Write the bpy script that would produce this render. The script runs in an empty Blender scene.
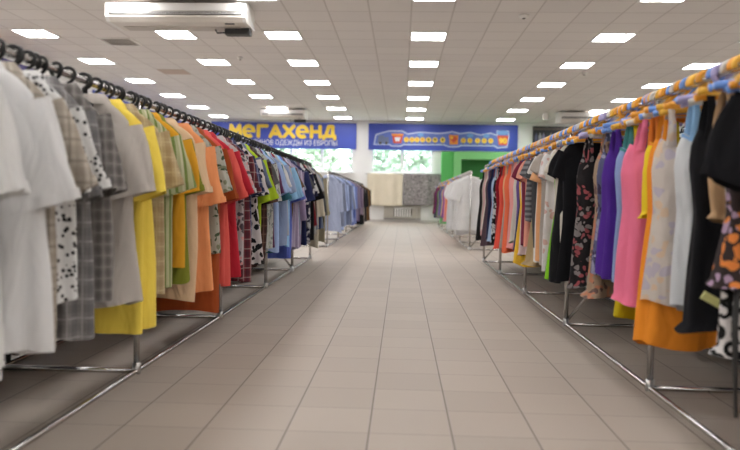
import bpy, math, random
import numpy as np
from mathutils import Matrix, Vector
PI = math.pi
scene = bpy.context.scene
COL = scene.collection
rng = random.Random(7)

# ------------------------------------------------------------------ materials
def new_mat(name):
    m = bpy.data.materials.new(name); m.use_nodes = True
    nt = m.node_tree
    return m, nt, nt.nodes['Principled BSDF']

def N(nt, t, **kw):
    n = nt.nodes.new(t)
    for k, v in kw.items(): setattr(n, k, v)
    return n

def math_n(nt, op, a, b=None):
    n = N(nt, 'ShaderNodeMath', operation=op)
    for i, v in enumerate((a, b)):
        if v is None: continue
        if isinstance(v, (int, float)): n.inputs[i].default_value = v
        else: nt.links.new(v, n.inputs[i])
    return n.outputs[0]

def mix_c(nt, f, a, b):
    n = N(nt, 'ShaderNodeMix', data_type='RGBA')
    if isinstance(f, (int, float)): n.inputs[0].default_value = f
    else: nt.links.new(f, n.inputs[0])
    for i, v in ((6, a), (7, b)):
        if isinstance(v, tuple): n.inputs[i].default_value = (*v[:3], 1)
        else: nt.links.new(v, n.inputs[i])
    return n.outputs[2]

def plain(name, c, rough=.5, metal=0., spec=.5, noise=.0, nscale=8.):
    m, nt, p = new_mat(name)
    p.inputs['Roughness'].default_value = rough
    p.inputs['Metallic'].default_value = metal
    p.inputs['Specular IOR Level'].default_value = spec
    p.inputs['Base Color'].default_value = (*c, 1)
    if noise:
        tc = N(nt, 'ShaderNodeTexCoord'); no = N(nt, 'ShaderNodeTexNoise')
        no.inputs['Scale'].default_value = nscale
        nt.links.new(tc.outputs['Object'], no.inputs['Vector'])
        d = tuple(x * (1 - noise) for x in c); l = tuple(min(1, x * (1 + noise)) for x in c)
        nt.links.new(mix_c(nt, no.outputs['Fac'], d, l), p.inputs['Base Color'])
    return m

_cl = {}
def cloth(c, pat='plain', c2=(0, 0, 0), c3=None, sc=1.):
    key = (c, pat, c2, c3, sc)
    if key in _cl: return _cl[key]
    m, nt, p = new_mat('cloth_' + pat)
    p.inputs['Roughness'].default_value = .88
    p.inputs['Specular IOR Level'].default_value = .1
    p.inputs['Sheen Weight'].default_value = .02
    tc = N(nt, 'ShaderNodeTexCoord')
    ob = tc.outputs['Object']
    sep = N(nt, 'ShaderNodeSeparateXYZ'); nt.links.new(ob, sep.inputs[0])
    u = math_n(nt, 'ADD', sep.outputs[0], math_n(nt, 'MULTIPLY', sep.outputs[1], .8))
    v = sep.outputs[2]
    def stripe(co, freq, w, off=0.):
        s = math_n(nt, 'FRACT', math_n(nt, 'ADD', math_n(nt, 'MULTIPLY', co, freq), 50 + off))
        return math_n(nt, 'LESS_THAN', s, w)
    col = c
    c3 = c3 or c2
    if pat == 'plaid':
        col = mix_c(nt, math_n(nt, 'MULTIPLY', stripe(u, 16 * sc, .42), .45), col, c2)
        col = mix_c(nt, math_n(nt, 'MULTIPLY', stripe(v, 16 * sc, .42), .28), col, c2)
        col = mix_c(nt, math_n(nt, 'MULTIPLY', stripe(u, 16 * sc, .12, .35), .55), col, c3)
        col = mix_c(nt, math_n(nt, 'MULTIPLY', stripe(v, 16 * sc, .12, .35), .45), col, c3)
    elif pat == 'stripe':
        col = mix_c(nt, stripe(u, 26 * sc, .38), col, c2)
        col = mix_c(nt, math_n(nt, 'MULTIPLY', stripe(u, 13 * sc, .14, .6), .8), col, c3)
    elif pat == 'hstripe':
        col = mix_c(nt, stripe(v, 26 * sc, .5), col, c2)
    elif pat in ('floral', 'dots', 'rings'):
        vo = N(nt, 'ShaderNodeTexVoronoi'); vo.inputs['Scale'].default_value = (36 if pat == 'floral' else 34) * sc
        no = N(nt, 'ShaderNodeTexNoise'); no.inputs['Scale'].default_value = 9 * sc
        nt.links.new(ob, no.inputs['Vector'])
        if pat == 'floral':
            nt.links.new(mix_c(nt, .12, ob, no.outputs['Color']), vo.inputs['Vector'])
        else:
            nt.links.new(ob, vo.inputs['Vector'])
        sp = N(nt, 'ShaderNodeSeparateColor'); nt.links.new(vo.outputs['Color'], sp.inputs[0])
        d = vo.outputs['Distance']
        if pat == 'floral':
            k = math_n(nt, 'MULTIPLY', math_n(nt, 'LESS_THAN', d, .52), math_n(nt, 'GREATER_THAN', sp.outputs[0], .35))
            which = math_n(nt, 'GREATER_THAN', sp.outputs[1], .5)
            col = mix_c(nt, k, col, mix_c(nt, which, c2, c3))
        elif pat == 'dots':
            col = mix_c(nt, math_n(nt, 'LESS_THAN', d, .36), col, c2)
        else:
            r = math_n(nt, 'MULTIPLY', math_n(nt, 'GREATER_THAN', d, .34), math_n(nt, 'LESS_THAN', d, .62))
            col = mix_c(nt, r, col, c2)
    n2 = N(nt, 'ShaderNodeTexNoise'); n2.inputs['Scale'].default_value = 6
    nt.links.new(ob, n2.inputs['Vector'])
    hsv = N(nt, 'ShaderNodeHueSaturation')
    nt.links.new(math_n(nt, 'ADD', math_n(nt, 'MULTIPLY', n2.outputs['Fac'], .16), .92), hsv.inputs['Value'])
    if isinstance(col, tuple): hsv.inputs['Color'].default_value = (*col, 1)
    else: nt.links.new(col, hsv.inputs['Color'])
    nt.links.new(hsv.outputs[0], p.inputs['Base Color'])
    bn = N(nt, 'ShaderNodeTexNoise'); bn.inputs['Scale'].default_value = 11; bn.inputs['Detail'].default_value = 2; bn.inputs['Distortion'].default_value = .6
    mp = N(nt, 'ShaderNodeMapping'); mp.inputs['Scale'].default_value = (1, 1, .42); mp.inputs['Rotation'].default_value = (.2, .35, 0); nt.links.new(ob, mp.inputs[0]); nt.links.new(mp.outputs[0], bn.inputs['Vector'])
    bp = N(nt, 'ShaderNodeBump'); bp.inputs['Strength'].default_value = .55; bp.inputs['Distance'].default_value = .04
    nt.links.new(bn.outputs['Fac'], bp.inputs['Height']); nt.links.new(bp.outputs[0], p.inputs['Normal'])
    _cl[key] = m
    return m

# ------------------------------------------------------------------ mesh building
class MB:
    def __init__(s): s.v = []; s.f = []; s.n = 0
    def add(s, v, f):
        s.v.append(np.asarray(v, float).reshape(-1, 3)); s.f += [tuple(i + s.n for i in q) for q in f]; s.n += len(s.v[-1])
        return s
    def box(s, x0, x1, y0, y1, z0, z1):
        v = [(x, y, z) for x in (x0, x1) for y in (y0, y1) for z in (z0, z1)]
        return s.add(v, [(0, 1, 3, 2), (4, 6, 7, 5), (0, 4, 5, 1), (2, 3, 7, 6), (0, 2, 6, 4), (1, 5, 7, 3)])
    def grid(s, P, closed=True, caps=False):
        R, C, _ = P.shape
        f = []
        for i in range(R - 1):
            for j in range(C if closed else C - 1):
                k = (j + 1) % C
                f.append((i * C + j, i * C + k, (i + 1) * C + k, (i + 1) * C + j))
        if caps:
            f.append(tuple(range(C))[::-1]); f.append(tuple((R - 1) * C + j for j in range(C)))
        return s.add(P, f)
    def tube(s, pts, r, n=10, caps=True):
        pts = np.asarray(pts, float); R = len(pts)
        T = np.gradient(pts, axis=0); T /= np.linalg.norm(T, axis=1)[:, None]
        ref = np.array([0, 0, 1.]) if abs(T[0][2]) < .9 else np.array([1., 0, 0])
        rr = np.broadcast_to(np.asarray(r, float), (R,))
        P = np.zeros((R, n, 3)); a = np.linspace(0, 2 * PI, n, endpoint=False)
        A = np.cross(T[0], ref); A /= np.linalg.norm(A)
        for i in range(R):
            A = A - T[i] * A.dot(T[i]); A /= np.linalg.norm(A)
            B = np.cross(T[i], A)
            P[i] = pts[i] + rr[i] * (np.cos(a)[:, None] * A + np.sin(a)[:, None] * B)
        return s.grid(P, True, caps)
    def prism(s, poly, y0, y1):           # polygon in X-Z, extruded along Y
        n = len(poly)
        v = [(x, y0, z) for x, z in poly] + [(x, y1, z) for x, z in poly]
        f = [tuple(range(n)), tuple(range(2 * n - 1, n - 1, -1))] + [(i, i + n, (i + 1) % n + n, (i + 1) % n) for i in range(n)]
        return s.add(v, f)
    def mesh(s, name, mat, smooth=True):
        me = bpy.data.meshes.new(name)
        me.from_pydata(np.concatenate(s.v).tolist(), [], s.f); me.update()
        if smooth: me.shade_smooth()
        if mat: me.materials.append(mat)
        return me
    def build(s, name, mat, parent=None, smooth=True, bevel=0.):
        o = bpy.data.objects.new(name, s.mesh(name, mat, smooth)); COL.objects.link(o)
        if parent: o.parent = parent
        if bevel:
            b = o.modifiers.new('bevel', 'BEVEL'); b.width = bevel; b.segments = 2; b.limit_method = 'ANGLE'
        return o

LABELS = {}
def tag(o, label, cat, group=None):
    nw = len(label.split())
    if not 4 <= nw <= 16: print('LEN', label)
    if label in LABELS: print('DUP LABEL', label)
    LABELS[label] = 1
    o['label'] = label; o['category'] = cat
    if group: o['group'] = group
    return o
def thing(name, label, cat, loc=(0, 0, 0), rz=0., group=None):
    o = bpy.data.objects.new(name, None); o.empty_display_size = .05; COL.objects.link(o)
    o.location = loc; o.rotation_euler = (0, 0, rz)
    return tag(o, label, cat, group)
def struct(name, mb, mat, **k):
    o = mb.build(name, mat, smooth=False, **k); o['kind'] = 'structure'; return o
def link_part(name, me, parent, mat=None):
    o = bpy.data.objects.new(name, me); COL.objects.link(o); o.parent = parent
    if mat:
        o.material_slots[0].link = 'OBJECT'; o.material_slots[0].material = mat
    return o
def text_mesh(txt, size, depth, offset, mat, name, parent, loc, sx=1.):
    cu = bpy.data.curves.new(name, 'FONT'); cu.body = txt; cu.size = size; cu.extrude = depth; cu.offset = offset
    cu.align_x = 'CENTER'
    to = bpy.data.objects.new(name, cu); COL.objects.link(to)
    bpy.context.view_layer.update()
    me = bpy.data.meshes.new_from_object(to.evaluated_get(bpy.context.evaluated_depsgraph_get()))
    bpy.data.objects.remove(to)
    me.transform(Matrix.Rotation(PI / 2, 4, 'X') @ Matrix.Diagonal((sx, 1, 1, 1)))
    me.materials.clear(); me.materials.append(mat)
    o = bpy.data.objects.new(name, me); COL.objects.link(o); o.parent = parent; o.location = loc
    return o

# ------------------------------------------------------------------ camera (solved from the floor joints and ceiling lights)
CAM_H = .82
r_ = Vector((0.99887829, 0.04423102, 0.01690512)); u_ = Vector((-0.01852642, 0.03650582, 0.9991617)); f_ = Vector((-0.0435768, 0.99835412, -0.03728431))
cam_d = bpy.data.cameras.new('camera'); cam = bpy.data.objects.new('camera', cam_d); COL.objects.link(cam)
cam.matrix_world = Matrix(((r_.x, u_.x, -f_.x, 0), (r_.y, u_.y, -f_.y, 0), (r_.z, u_.z, -f_.z, CAM_H), (0, 0, 0, 1)))
cam_d.sensor_width = 36; cam_d.lens = 34.64; cam_d.clip_start = .05; cam_d.clip_end = 200
cam_d.dof.use_dof = True; cam_d.dof.focus_distance = 5.0; cam_d.dof.aperture_fstop = 2.0
scene.camera = cam

# ------------------------------------------------------------------ room
ZC = 3.511; XL, XR, YF, YB = -7.35, 8.05, -3.4, 24.9
def floor_mat():
    m, nt, p = new_mat('beige_floor_tile')
    tc = N(nt, 'ShaderNodeTexCoord'); sep = N(nt, 'ShaderNodeSeparateXYZ'); nt.links.new(tc.outputs['Object'], sep.inputs[0])
    T = .2901
    a = math_n(nt, 'ADD', math_n(nt, 'DIVIDE', math_n(nt, 'SUBTRACT', sep.outputs[0], -.6797), T), 100)
    b = math_n(nt, 'ADD', math_n(nt, 'DIVIDE', math_n(nt, 'SUBTRACT', sep.outputs[1], 2.459), T), 100)
    fa, fb = math_n(nt, 'FRACT', a), math_n(nt, 'FRACT', b)
    w = .0085
    def line(f, w): return math_n(nt, 'GREATER_THAN', math_n(nt, 'ABSOLUTE', math_n(nt, 'SUBTRACT', f, .5)), .5 - w)
    cmb = N(nt, 'ShaderNodeCombineXYZ')
    nt.links.new(math_n(nt, 'FLOOR', a), cmb.inputs[0]); nt.links.new(math_n(nt, 'FLOOR', b), cmb.inputs[1])
    wn = N(nt, 'ShaderNodeTexWhiteNoise', noise_dimensions='2D'); nt.links.new(cmb.outputs[0], wn.inputs['Vector'])
    base = mix_c(nt, wn.outputs['Value'], (.44, .38, .325), (.485, .42, .36))
    no = N(nt, 'ShaderNodeTexNoise'); no.inputs['Scale'].default_value = 3.; no.inputs['Detail'].default_value = 4
    nt.links.new(tc.outputs['Object'], no.inputs['Vector'])
    base = mix_c(nt, math_n(nt, 'MULTIPLY', no.outputs['Fac'], .3), base, (.41, .35, .30))
    g = mix_c(nt, math_n(nt, 'MULTIPLY', line(fb, w * .85), .62), base, (.17, .13, .105))
    g = mix_c(nt, math_n(nt, 'MULTIPLY', line(fa, w), .9), g, (.12, .095, .08))
    nt.links.new(g, p.inputs['Base Color'])
    p.inputs['Roughness'].default_value = .5; p.inputs['Specular IOR Level'].default_value = .25
    return m
def ceil_mat():
    m, nt, p = new_mat('ceiling_tile')
    tc = N(nt, 'ShaderNodeTexCoord'); sep = N(nt, 'ShaderNodeSeparateXYZ'); nt.links.new(tc.outputs['Object'], sep.inputs[0])
    a = math_n(nt, 'ADD', math_n(nt, 'DIVIDE', math_n(nt, 'SUBTRACT', sep.outputs[0], .09), .6), 100)
    b = math_n(nt, 'ADD', math_n(nt, 'DIVIDE', math_n(nt, 'SUBTRACT', sep.outputs[1], 9.15), .6), 100)
    def line(f, w): return math_n(nt, 'GREATER_THAN', math_n(nt, 'ABSOLUTE', math_n(nt, 'SUBTRACT', math_n(nt, 'FRACT', f), .5)), .5 - w)
    cmb = N(nt, 'ShaderNodeCombineXYZ')
    nt.links.new(math_n(nt, 'FLOOR', a), cmb.inputs[0]); nt.links.new(math_n(nt, 'FLOOR', b), cmb.inputs[1])
    wn = N(nt, 'ShaderNodeTexWhiteNoise', noise_dimensions='2D'); nt.links.new(cmb.outputs[0], wn.inputs['Vector'])
    base = mix_c(nt, wn.outputs['Value'], (.76, .73, .71), (.80, .77, .745))
    g = mix_c(nt, math_n(nt, 'MULTIPLY', math_n(nt, 'MAXIMUM', line(a, .02), line(b, .02)), .55), base, (.46, .42, .39))
    nt.links.new(g, p.inputs['Base Color']); p.inputs['Roughness'].default_value = .8
    return m
M_wall = plain('white_wall_paint', (.88, .88, .87), .8, noise=.03, nscale=2)
M_chrome = plain('chrome', (.60, .59, .58), .24, 1.)
M_steel = plain('brushed_steel', (.62, .62, .62), .35, 1.)
M_white = plain('white_plastic', (.78, .77, .74), .4)
M_black = plain('black_plastic', (.012, .012, .013), .38)
M_dark = plain('dark_rubber', (.03, .03, .03), .6)

struct('floor', MB().box(XL - .2, XR + .2, YF - .2, YB + .2, -.1, 0), floor_mat())
struct('ceiling', MB().box(XL - .2, XR + .2, YF - .2, YB + .2, ZC, ZC + .1), ceil_mat())
struct('wall_left', MB().box(XL - .15, XL, YF - .15, YB + .15, 0, ZC), M_wall)
struct('wall_right', MB().box(XR, XR + .15, YF - .15, YB + .15, 0, ZC), M_wall)
struct('wall_front', MB().box(XL, XR, YF - .15, YF, 0, ZC), M_wall)
W1 = (-5.0, -1.72); W2 = (-1.08, 1.06); WZ0, WZ1 = 1.72, 3.0
wb = MB()
for x0, x1 in ((XL, W1[0]), (W1[1], W2[0]), (W2[1], XR)): wb.box(x0, x1, YB, YB + .3, 0, ZC)
for x0, x1 in (W1, W2): wb.box(x0, x1, YB, YB + .3, 0, WZ0); wb.box(x0, x1, YB, YB + .3, WZ1, ZC)
struct('wall_back', wb, M_wall)
struct('baseboard_back', MB().box(XL, XR, YB - .02, YB, 0, .09), plain('skirting', (.6, .58, .55), .5))

M_pvc = plain('white_window_frame', (.82, .83, .83), .35)
def glass_mat():
    m = bpy.data.materials.new('window_glass'); m.use_nodes = True; nt = m.node_tree; nt.nodes.clear()
    out = N(nt, 'ShaderNodeOutputMaterial'); mx = N(nt, 'ShaderNodeMixShader'); t = N(nt, 'ShaderNodeBsdfTransparent'); g = N(nt, 'ShaderNodeBsdfGlossy')
    g.inputs['Roughness'].default_value = .03; t.inputs[0].default_value = (.93, .97, .95, 1)
    mx.inputs[0].default_value = .07
    nt.links.new(t.outputs[0], mx.inputs[1]); nt.links.new(g.outputs[0], mx.inputs[2]); nt.links.new(mx.outputs[0], out.inputs[0])
    return m
M_glass = glass_mat()
for k, ((x0, x1), nm) in enumerate(((W1, 3), (W2, 2))):
    fr = MB(); y0, y1 = YB + .08, YB + .16; t = .06
    fr.box(x0, x1, y0, y1, WZ0, WZ0 + t).box(x0, x1, y0, y1, WZ1 - t, WZ1)
    for i in range(nm + 1):
        x = x0 + (x1 - x0) * i / nm
        a, b = (x0, x0 + t) if i == 0 else ((x1 - t, x1) if i == nm else (x - .045, x + .045))
        fr.box(a, b, y0, y1, WZ0 + t, WZ1 - t)
    o = struct('window_%d' % (k + 1), fr, M_pvc)
    for i in range(nm):
        a = x0 + (x1 - x0) * i / nm; b = x0 + (x1 - x0) * (i + 1) / nm
        MB().box(a + .04, b - .04, YB + .115, YB + .121, WZ0 + t, WZ1 - t).build('pane', M_glass, o, smooth=False)
    MB().box(x0 - .05, x1 + .05, YB - .12, YB + .08, WZ0 - .045, WZ0 - .002).build('window_sill', M_pvc, o, smooth=False, bevel=.01)

# ------------------------------------------------------------------ outside
w = bpy.data.worlds.new('sky'); scene.world = w; w.use_nodes = True
bg = w.node_tree.nodes['Background']; bg.inputs[0].default_value = (.92, .97, 1, 1); bg.inputs[1].default_value = 6.0
go = MB().box(-40, 40, YB + .3, 70, -.3, -.1).build('ground_outside', plain('grass_ground', (.30, .36, .26), .9, noise=.3, nscale=1.), smooth=False); go['kind'] = 'structure'
M_leaf = [plain('foliage', c, .7, noise=.35, nscale=3.) for c in ((.30, .38, .30), (.36, .43, .34), (.27, .35, .28))]
M_bark = plain('bark', (.2, .15, .1), .9, noise=.3)
def ico(sub):
    import bmesh
    bm = bmesh.new(); bmesh.ops.create_icosphere(bm, subdivisions=sub, radius=1)
    v = np.array([x.co[:] for x in bm.verts]); f = [tuple(q.index for q in p.verts) for p in bm.faces]; bm.free(); return v, f
ICO = ico(1)
tree_where = ['seen through the left window beside its left mullion', 'seen through the right pane of the left window', 'seen behind the left pane of the right window', 'seen behind the right pane of the right window', 'at the right edge of the right window']
for i, (tx, ty, hh) in enumerate(((-7.4, 41, 4.6), (-4.2, 34, 3.9), (-1.6, 39, 3.9), (.7, 34, 4.0), (4.2, 39, 4.8))):
    t = thing('tree', ['broad', 'slim', 'low', 'round', 'tall'][i] + ' green tree outdoors ' + tree_where[i], 'tree', (tx, ty, -.1), 0, 'trees outside the windows')
    mb = MB(); R = random.Random(i)
    for k in range(420):
        a = R.uniform(0, 2 * PI); q = R.uniform(0, 1) ** .5; z = R.uniform(-1, 1)
        rad = (1 - z * z * .6) ** .5
        c = np.array([math.cos(a) * q * rad * 1.5, math.sin(a) * q * rad * 1.3, hh * .58 + z * hh * .36])
        s = R.uniform(.07, .2)
        nv = ICO[0] * s * (1 + .22 * np.sin(ICO[0] @ np.array([5., 7, 3]) + k)[:, None]) + c
        mb.add(nv, ICO[1])
    mb.build('crown', M_leaf[i % 3], t)
    MB().tube([(0, 0, 0), (.03, 0, hh * .3), (0, .02, hh * .6)], [.14, .11, .06]).build('trunk', M_bark, t)

# ------------------------------------------------------------------ ceiling lights
def emit(name, c, s):
    m, nt, p = new_mat(name); p.inputs['Base Color'].default_value = (.9, .9, .9, 1)
    p.inputs['Emission Color'].default_value = (*c, 1); p.inputs['Emission Strength'].default_value = s; return m
M_tube = emit('lit_diffuser', (1., .985, .98), 14.)
lf = MB()
for a in ((-.298, .298, -.298, -.27), (-.298, .298, .27, .298), (-.298, -.27, -.27, .27), (.27, .298, -.27, .27)): lf.box(a[0], a[1], a[2], a[3], -.018, 0)
for k in (-.135, 0, .135): lf.box(k - .006, k + .006, -.27, .27, -.016, 0)
me_fr = lf.mesh('frame', plain('light_frame', (.8, .8, .78), .4), False)
me_di = MB().box(-.27, .27, -.27, .27, -.010, -.002).mesh('diffuser', M_tube, False)
ordi = ['nearest', 'second', 'third', 'fourth', 'fifth', 'sixth', 'seventh', 'eighth', 'ninth', 'tenth', 'eleventh', 'twelfth']
LCOL = [(-6.21, 'far left'), (-3.81, 'middle left'), (-2.01, 'inner left'), (.39, 'over the aisle'), (3.39, 'inner right'), (5.79, 'far right')]
for x, nm in LCOL:
    rows = list(range(-5, 7))
    for n in rows:
        fromback = 6 - n
        place = ('nearest the back wall' if fromback == 0 else ordi[fromback] + ' from the back wall')
        t = thing('ceiling_light', 'square lit ceiling panel light, %s, in the %s row' % (place, nm if nm != 'over the aisle' else 'central aisle'), 'ceiling light', (x, 9.45 + 2.4 * n, ZC), 0, 'square ceiling lights')
        link_part('frame', me_fr, t); link_part('diffuser', me_di, t)

# vents, detectors, air conditioners
t = thing('ceiling_vent', 'square louvred grey air vent in the ceiling above the left rack', 'vent', (-5.01, 12.45, ZC))
fr = MB(); [fr.box(*q, -.02, 0) for q in ((-.3, .3, -.3, -.26), (-.3, .3, .26, .3), (-.3, -.26, -.26, .26), (.26, .3, -.26, .26))]; fr.build('frame', M_white, t, smooth=False)
MB().box(-.26, .26, -.26, .26, -.004, -.001).build('backing', plain('vent_shadow', (.50, .47, .45), .8), t, smooth=False)
for k in range(8):
    x = -.23 + k * .066; MB().prism([(x - .02, -.004), (x - .015, -.004), (x + .022, -.022), (x + .017, -.022)], -.26, .26).build('slat', M_white, t, smooth=False)
t = thing('ceiling_vent', 'black open square hole in the ceiling over the right rack end', 'vent', (6.35, 14.75, ZC))
MB().box(-.36, .36, -.3, .3, -.012, -.001).build('opening', M_dark, t, smooth=False)
fr = MB(); [fr.box(*q, -.02, 0) for q in ((-.4, .4, -.34, -.3), (-.4, .4, .3, .34), (-.4, -.36, -.3, .3), (.36, .4, -.3, .3))]; fr.build('frame', M_steel, t, smooth=False)
tag(MB().box(-5.3, -4.72, 15.16, 15.74, ZC - .006, ZC - .001).build('ceiling_tile', plain('stained_tile', (.55, .44, .37), .8), smooth=False), 'brownish stained ceiling tile between left light rows', 'ceiling tile')
def detector(x, y, lab, r=.055):
    t = thing('smoke_detector', lab, 'detector', (x, y, ZC))
    a = np.linspace(0, 2 * PI, 20, endpoint=False)
    P = np.array([[(math.cos(q) * rr, math.sin(q) * rr, z) for q in a] for rr, z in ((r, -.001), (r, -.02), (r * .8, -.04), (r * .3, -.05))])
    MB().grid(P, True, True).build('housing', M_white, t)
    MB().grid(P * np.array([.35, .35, .3]) + np.array([0, 0, -.045]), True, True).build('lens', M_dark, t)
detector(1.72, 10.5, 'small white dome camera on the ceiling right of the aisle lights', .075)
detector(-4.55, 11.2, 'small white detector beside the left ceiling air conditioner')
detector(3.75, 15.1, 'small white detector just under an inner right ceiling light')
detector(-3.17, 13.76, 'small white detector behind the big left air conditioner')
t = thing('speaker', 'small white box speaker on ceiling left of right air conditioner', 'speaker', (4.25, 21.6, ZC))
MB().box(-.07, .07, -.06, .06, -.26, -.06).build('housing', M_white, t, smooth=False, bevel=.015)
MB().tube([(0, 0, -.06), (0, 0, 0)], .015).build('bracket', M_white, t)
M_ac = plain('air_conditioner_shell', (.70, .66, .60), .4)
def ac(x0, x1, yf, yr, zb, lab, pump):
    t = thing('air_conditioner', lab, 'air conditioner', ((x0 + x1) / 2, (yf + yr) / 2, zb))
    hw, hd = (x1 - x0) / 2, (yr - yf) / 2; top = ZC - zb
    P = [(-hd, .06), (-hd + .06, 0), (hd - .03, 0), (hd, .05), (hd, top - .03), (-hd + .12, top - .03), (-hd, top - .07)]
    mb = MB(); n = len(P); ins = hw - .05
    mb.add([(-ins, y, z) for y, z in P] + [(ins, y, z) for y, z in P], [tuple(range(n)), tuple(range(2 * n - 1, n - 1, -1))] + [(i, i + n, (i + 1) % n + n, (i + 1) % n) for i in range(n)])
    mb.build('body', M_ac, t, smooth=False)
    for s in (-1, 1):
        e = MB(); q = [(a * 1.02, b) for a, b in P]
        xa, xb = sorted((s * ins, s * hw)); m2 = len(q)
        e.add([(xa, y, z) for y, z in q] + [(xb, y, z) for y, z in q], [tuple(range(m2)), tuple(range(2 * m2 - 1, m2 - 1, -1))] + [(i, i + m2, (i + 1) % m2 + m2, (i + 1) % m2) for i in range(m2)])
        e.build('end_cap', M_white, t, smooth=False)
    MB().box(-ins, ins, -hd - .006, -hd + .03, top * .28, top * .44).build('air_outlet', M_dark, t, smooth=False)
    for k in range(2):
        z = top * (.33 + .06 * k); MB().box(-ins, ins, -hd - .014, -hd + .002, z, z + .006).build('louver', M_white, t, smooth=False)
    MB().box(-ins, ins, -hd - .010, -hd, top * .47, top * .80).build('front_panel', plain('glossy_white', (.86, .85, .83), .25), t, smooth=False)
    MB().box(-ins * .9, ins * .9, 0, hd * .8, -.008, .002).build('intake_grille', plain('ac_grille', (.52, .48, .44), .5), t, smooth=False)
    MB().box(ins * .72, ins * .86, -hd + .1, -hd + .13, -.012, .002).build('badge', M_dark, t, smooth=False)
    if pump:
        p = MB().box(hw - .38, hw - .02, hd * .2, hd * .75, -.09, .0).build('drain_pump', M_dark, t, smooth=False, bevel=.01)
        MB().tube([(hw - .3, hd * .4, -.05), (hw - .5, hd * .4, -.06), (hw - .52, hd * .4, -.02), (hw - .52, hd * .4, 0)], .012).build('drain_hose', M_dark, t)
    for s in (-1, 1): MB().box(s * hw * .8 - .02, s * hw * .8 + .02, -.04, .04, top - .04, top - .001).build('hanger_bracket', M_steel, t, smooth=False)
ac(-4.12, -2.17, 9.72, 10.32, 3.2, 'large white ceiling-hung air conditioner above the left rack near the camera', True)
ac(4.62, 6.35, 21.3, 21.9, 3.18, 'white ceiling-hung air conditioner at the far right above the right rack', False)
ac(-4.3, -2.95, 21.4, 22.0, 3.2, 'white ceiling-hung air conditioner in front of the blue lettered banner', True)

# ------------------------------------------------------------------ banners on the back wall
M_blue = plain('blue_banner_vinyl', (.05, .085, .46), .45, noise=.25, nscale=1.2)
M_yel = plain('yellow_print', (.88, .62, .05), .5); M_wprint = plain('white_print', (.82, .84, .88), .5)
M_pale = plain('pale_outline_print', (.48, .56, .75), .5); M_red = plain('red_print', (.70, .10, .05), .5); M_oran = plain('orange_print', (.85, .30, .04), .5)
M_gprint = plain('slate_print', (.16, .20, .32), .5); M_lb = plain('light_blue_print', (.15, .35, .70), .5); M_blk = plain('dark_print', (.08, .06, .03), .5)
def banner(x0, x1, lab):
    t = thing('banner', lab, 'banner', ((x0 + x1) / 2, YB - .06, 2.97), 0, 'blue banners on the back wall')
    hw = (x1 - x0) / 2
    MB().box(-hw, hw, -.012, .012, -.455, .455).build('panel', M_blue, t, smooth=False)
    MB().box(-hw, hw, .012, .06, .37, .42).build('mounting_strip', M_steel, t, smooth=False)
    return t
tb = banner(-6.72, -1.61, 'blue banner with large yellow Cyrillic letters above the left window')
xs0 = -6.72 + 2.555
def letter_e(x):
    mb = MB(); n = 26; ro, ri = .245, .105; cz = .135
    A = np.linspace(-.0, 1.72 * PI, n)
    pts = [(ro * math.cos(a) * .95, cz + ro * math.sin(a)) for a in A] + [(ri * math.cos(a), cz + ri * math.sin(a)) for a in A[::-1]]
    q = len(pts)
    for k in range(n - 1):
        mb.prism([pts[k], pts[k + 1], pts[q - 2 - k], pts[q - 1 - k]], -.03, -.012)
    mb.prism([(-.14, cz - .045), (.235, cz - .045), (.235, cz + .035), (-.14, cz + .035)], -.034, -.0125)
    o = mb.build('letter', M_yel, tb, smooth=False); o.location = (x, 0, 0)
STROKES = {'М': [(-.18, 0, -.15, 1), (.18, 0, .15, 1), (-.15, 1, 0, .35), (.15, 1, 0, .35)], 'Г': [(-.13, 0, -.13, 1), (-.13, 1, .17, 1)],
           'А': [(-.18, 0, 0, 1), (.18, 0, 0, 1), (-.11, .28, .11, .28)], 'Х': [(-.17, 0, .17, 1), (.17, 0, -.17, 1)],
           'Н': [(-.15, 0, -.15, 1), (.15, 0, .15, 1), (-.15, .5, .15, .5)],
           'Д': [(-.12, .1, -.02, 1), (-.02, 1, .12, 1), (.12, .1, .12, 1), (-.19, .1, .19, .1), (-.19, -.12, -.19, .1), (.19, -.12, .19, .1)]}
def letter(ch, x):
    mb = MB(); H = .37; r = .062
    for k, (x0, z0, x1, z1) in enumerate(STROKES[ch]):
        z0, z1 = -.045 + z0 * H, -.045 + z1 * H; a = math.atan2(z1 - z0, x1 - x0)
        cap = lambda cx, cz, a0: [(cx + r * math.cos(a0 + t * PI / 8), cz + r * math.sin(a0 + t * PI / 8)) for t in range(9)]
        mb.prism(cap(x1, z1, a - PI / 2) + cap(x0, z0, a + PI / 2), -.028 - .0015 * k, -.012 - .0002 * k)
    o = mb.build('letter', M_yel, tb, smooth=False); o.location = (x, 0, 0)
for k, ch in enumerate('МеГАХеНД'):
    X = -5.86 + k * .472 - xs0
    letter_e(X) if ch == 'е' else letter(ch, X)
text_mesh('МАГАЗИНОВ ОДЕЖДЫ ИЗ ЕВРОПЫ', .25, .006, 0., M_wprint, 'slogan', tb, (-4.02 - xs0, -.02, -.335), .80)
tt = banner(-1.19, 3.96, 'blue banner with a yellow cartoon train above the right window')
xc = (-1.19 + 3.96) / 2
def px2x(px): return -1.19 + (px - 369) * 5.15 / 148.
def pz(py): return 3.42 - (py - 124.6) * .0345 - 2.97
def poly(name, pts, mat, y, par=tt): return MB().prism([(px2x(a) - xc, pz(b)) for a, b in pts], -.012 - y, -.008).build(name, mat, par, smooth=False)
def circ(cx, cy, r, n=14, sy=1.): return [(cx + r * math.cos(2 * PI * k / n), cy + sy * r * math.sin(2 * PI * k / n)) for k in range(n)]
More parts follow.
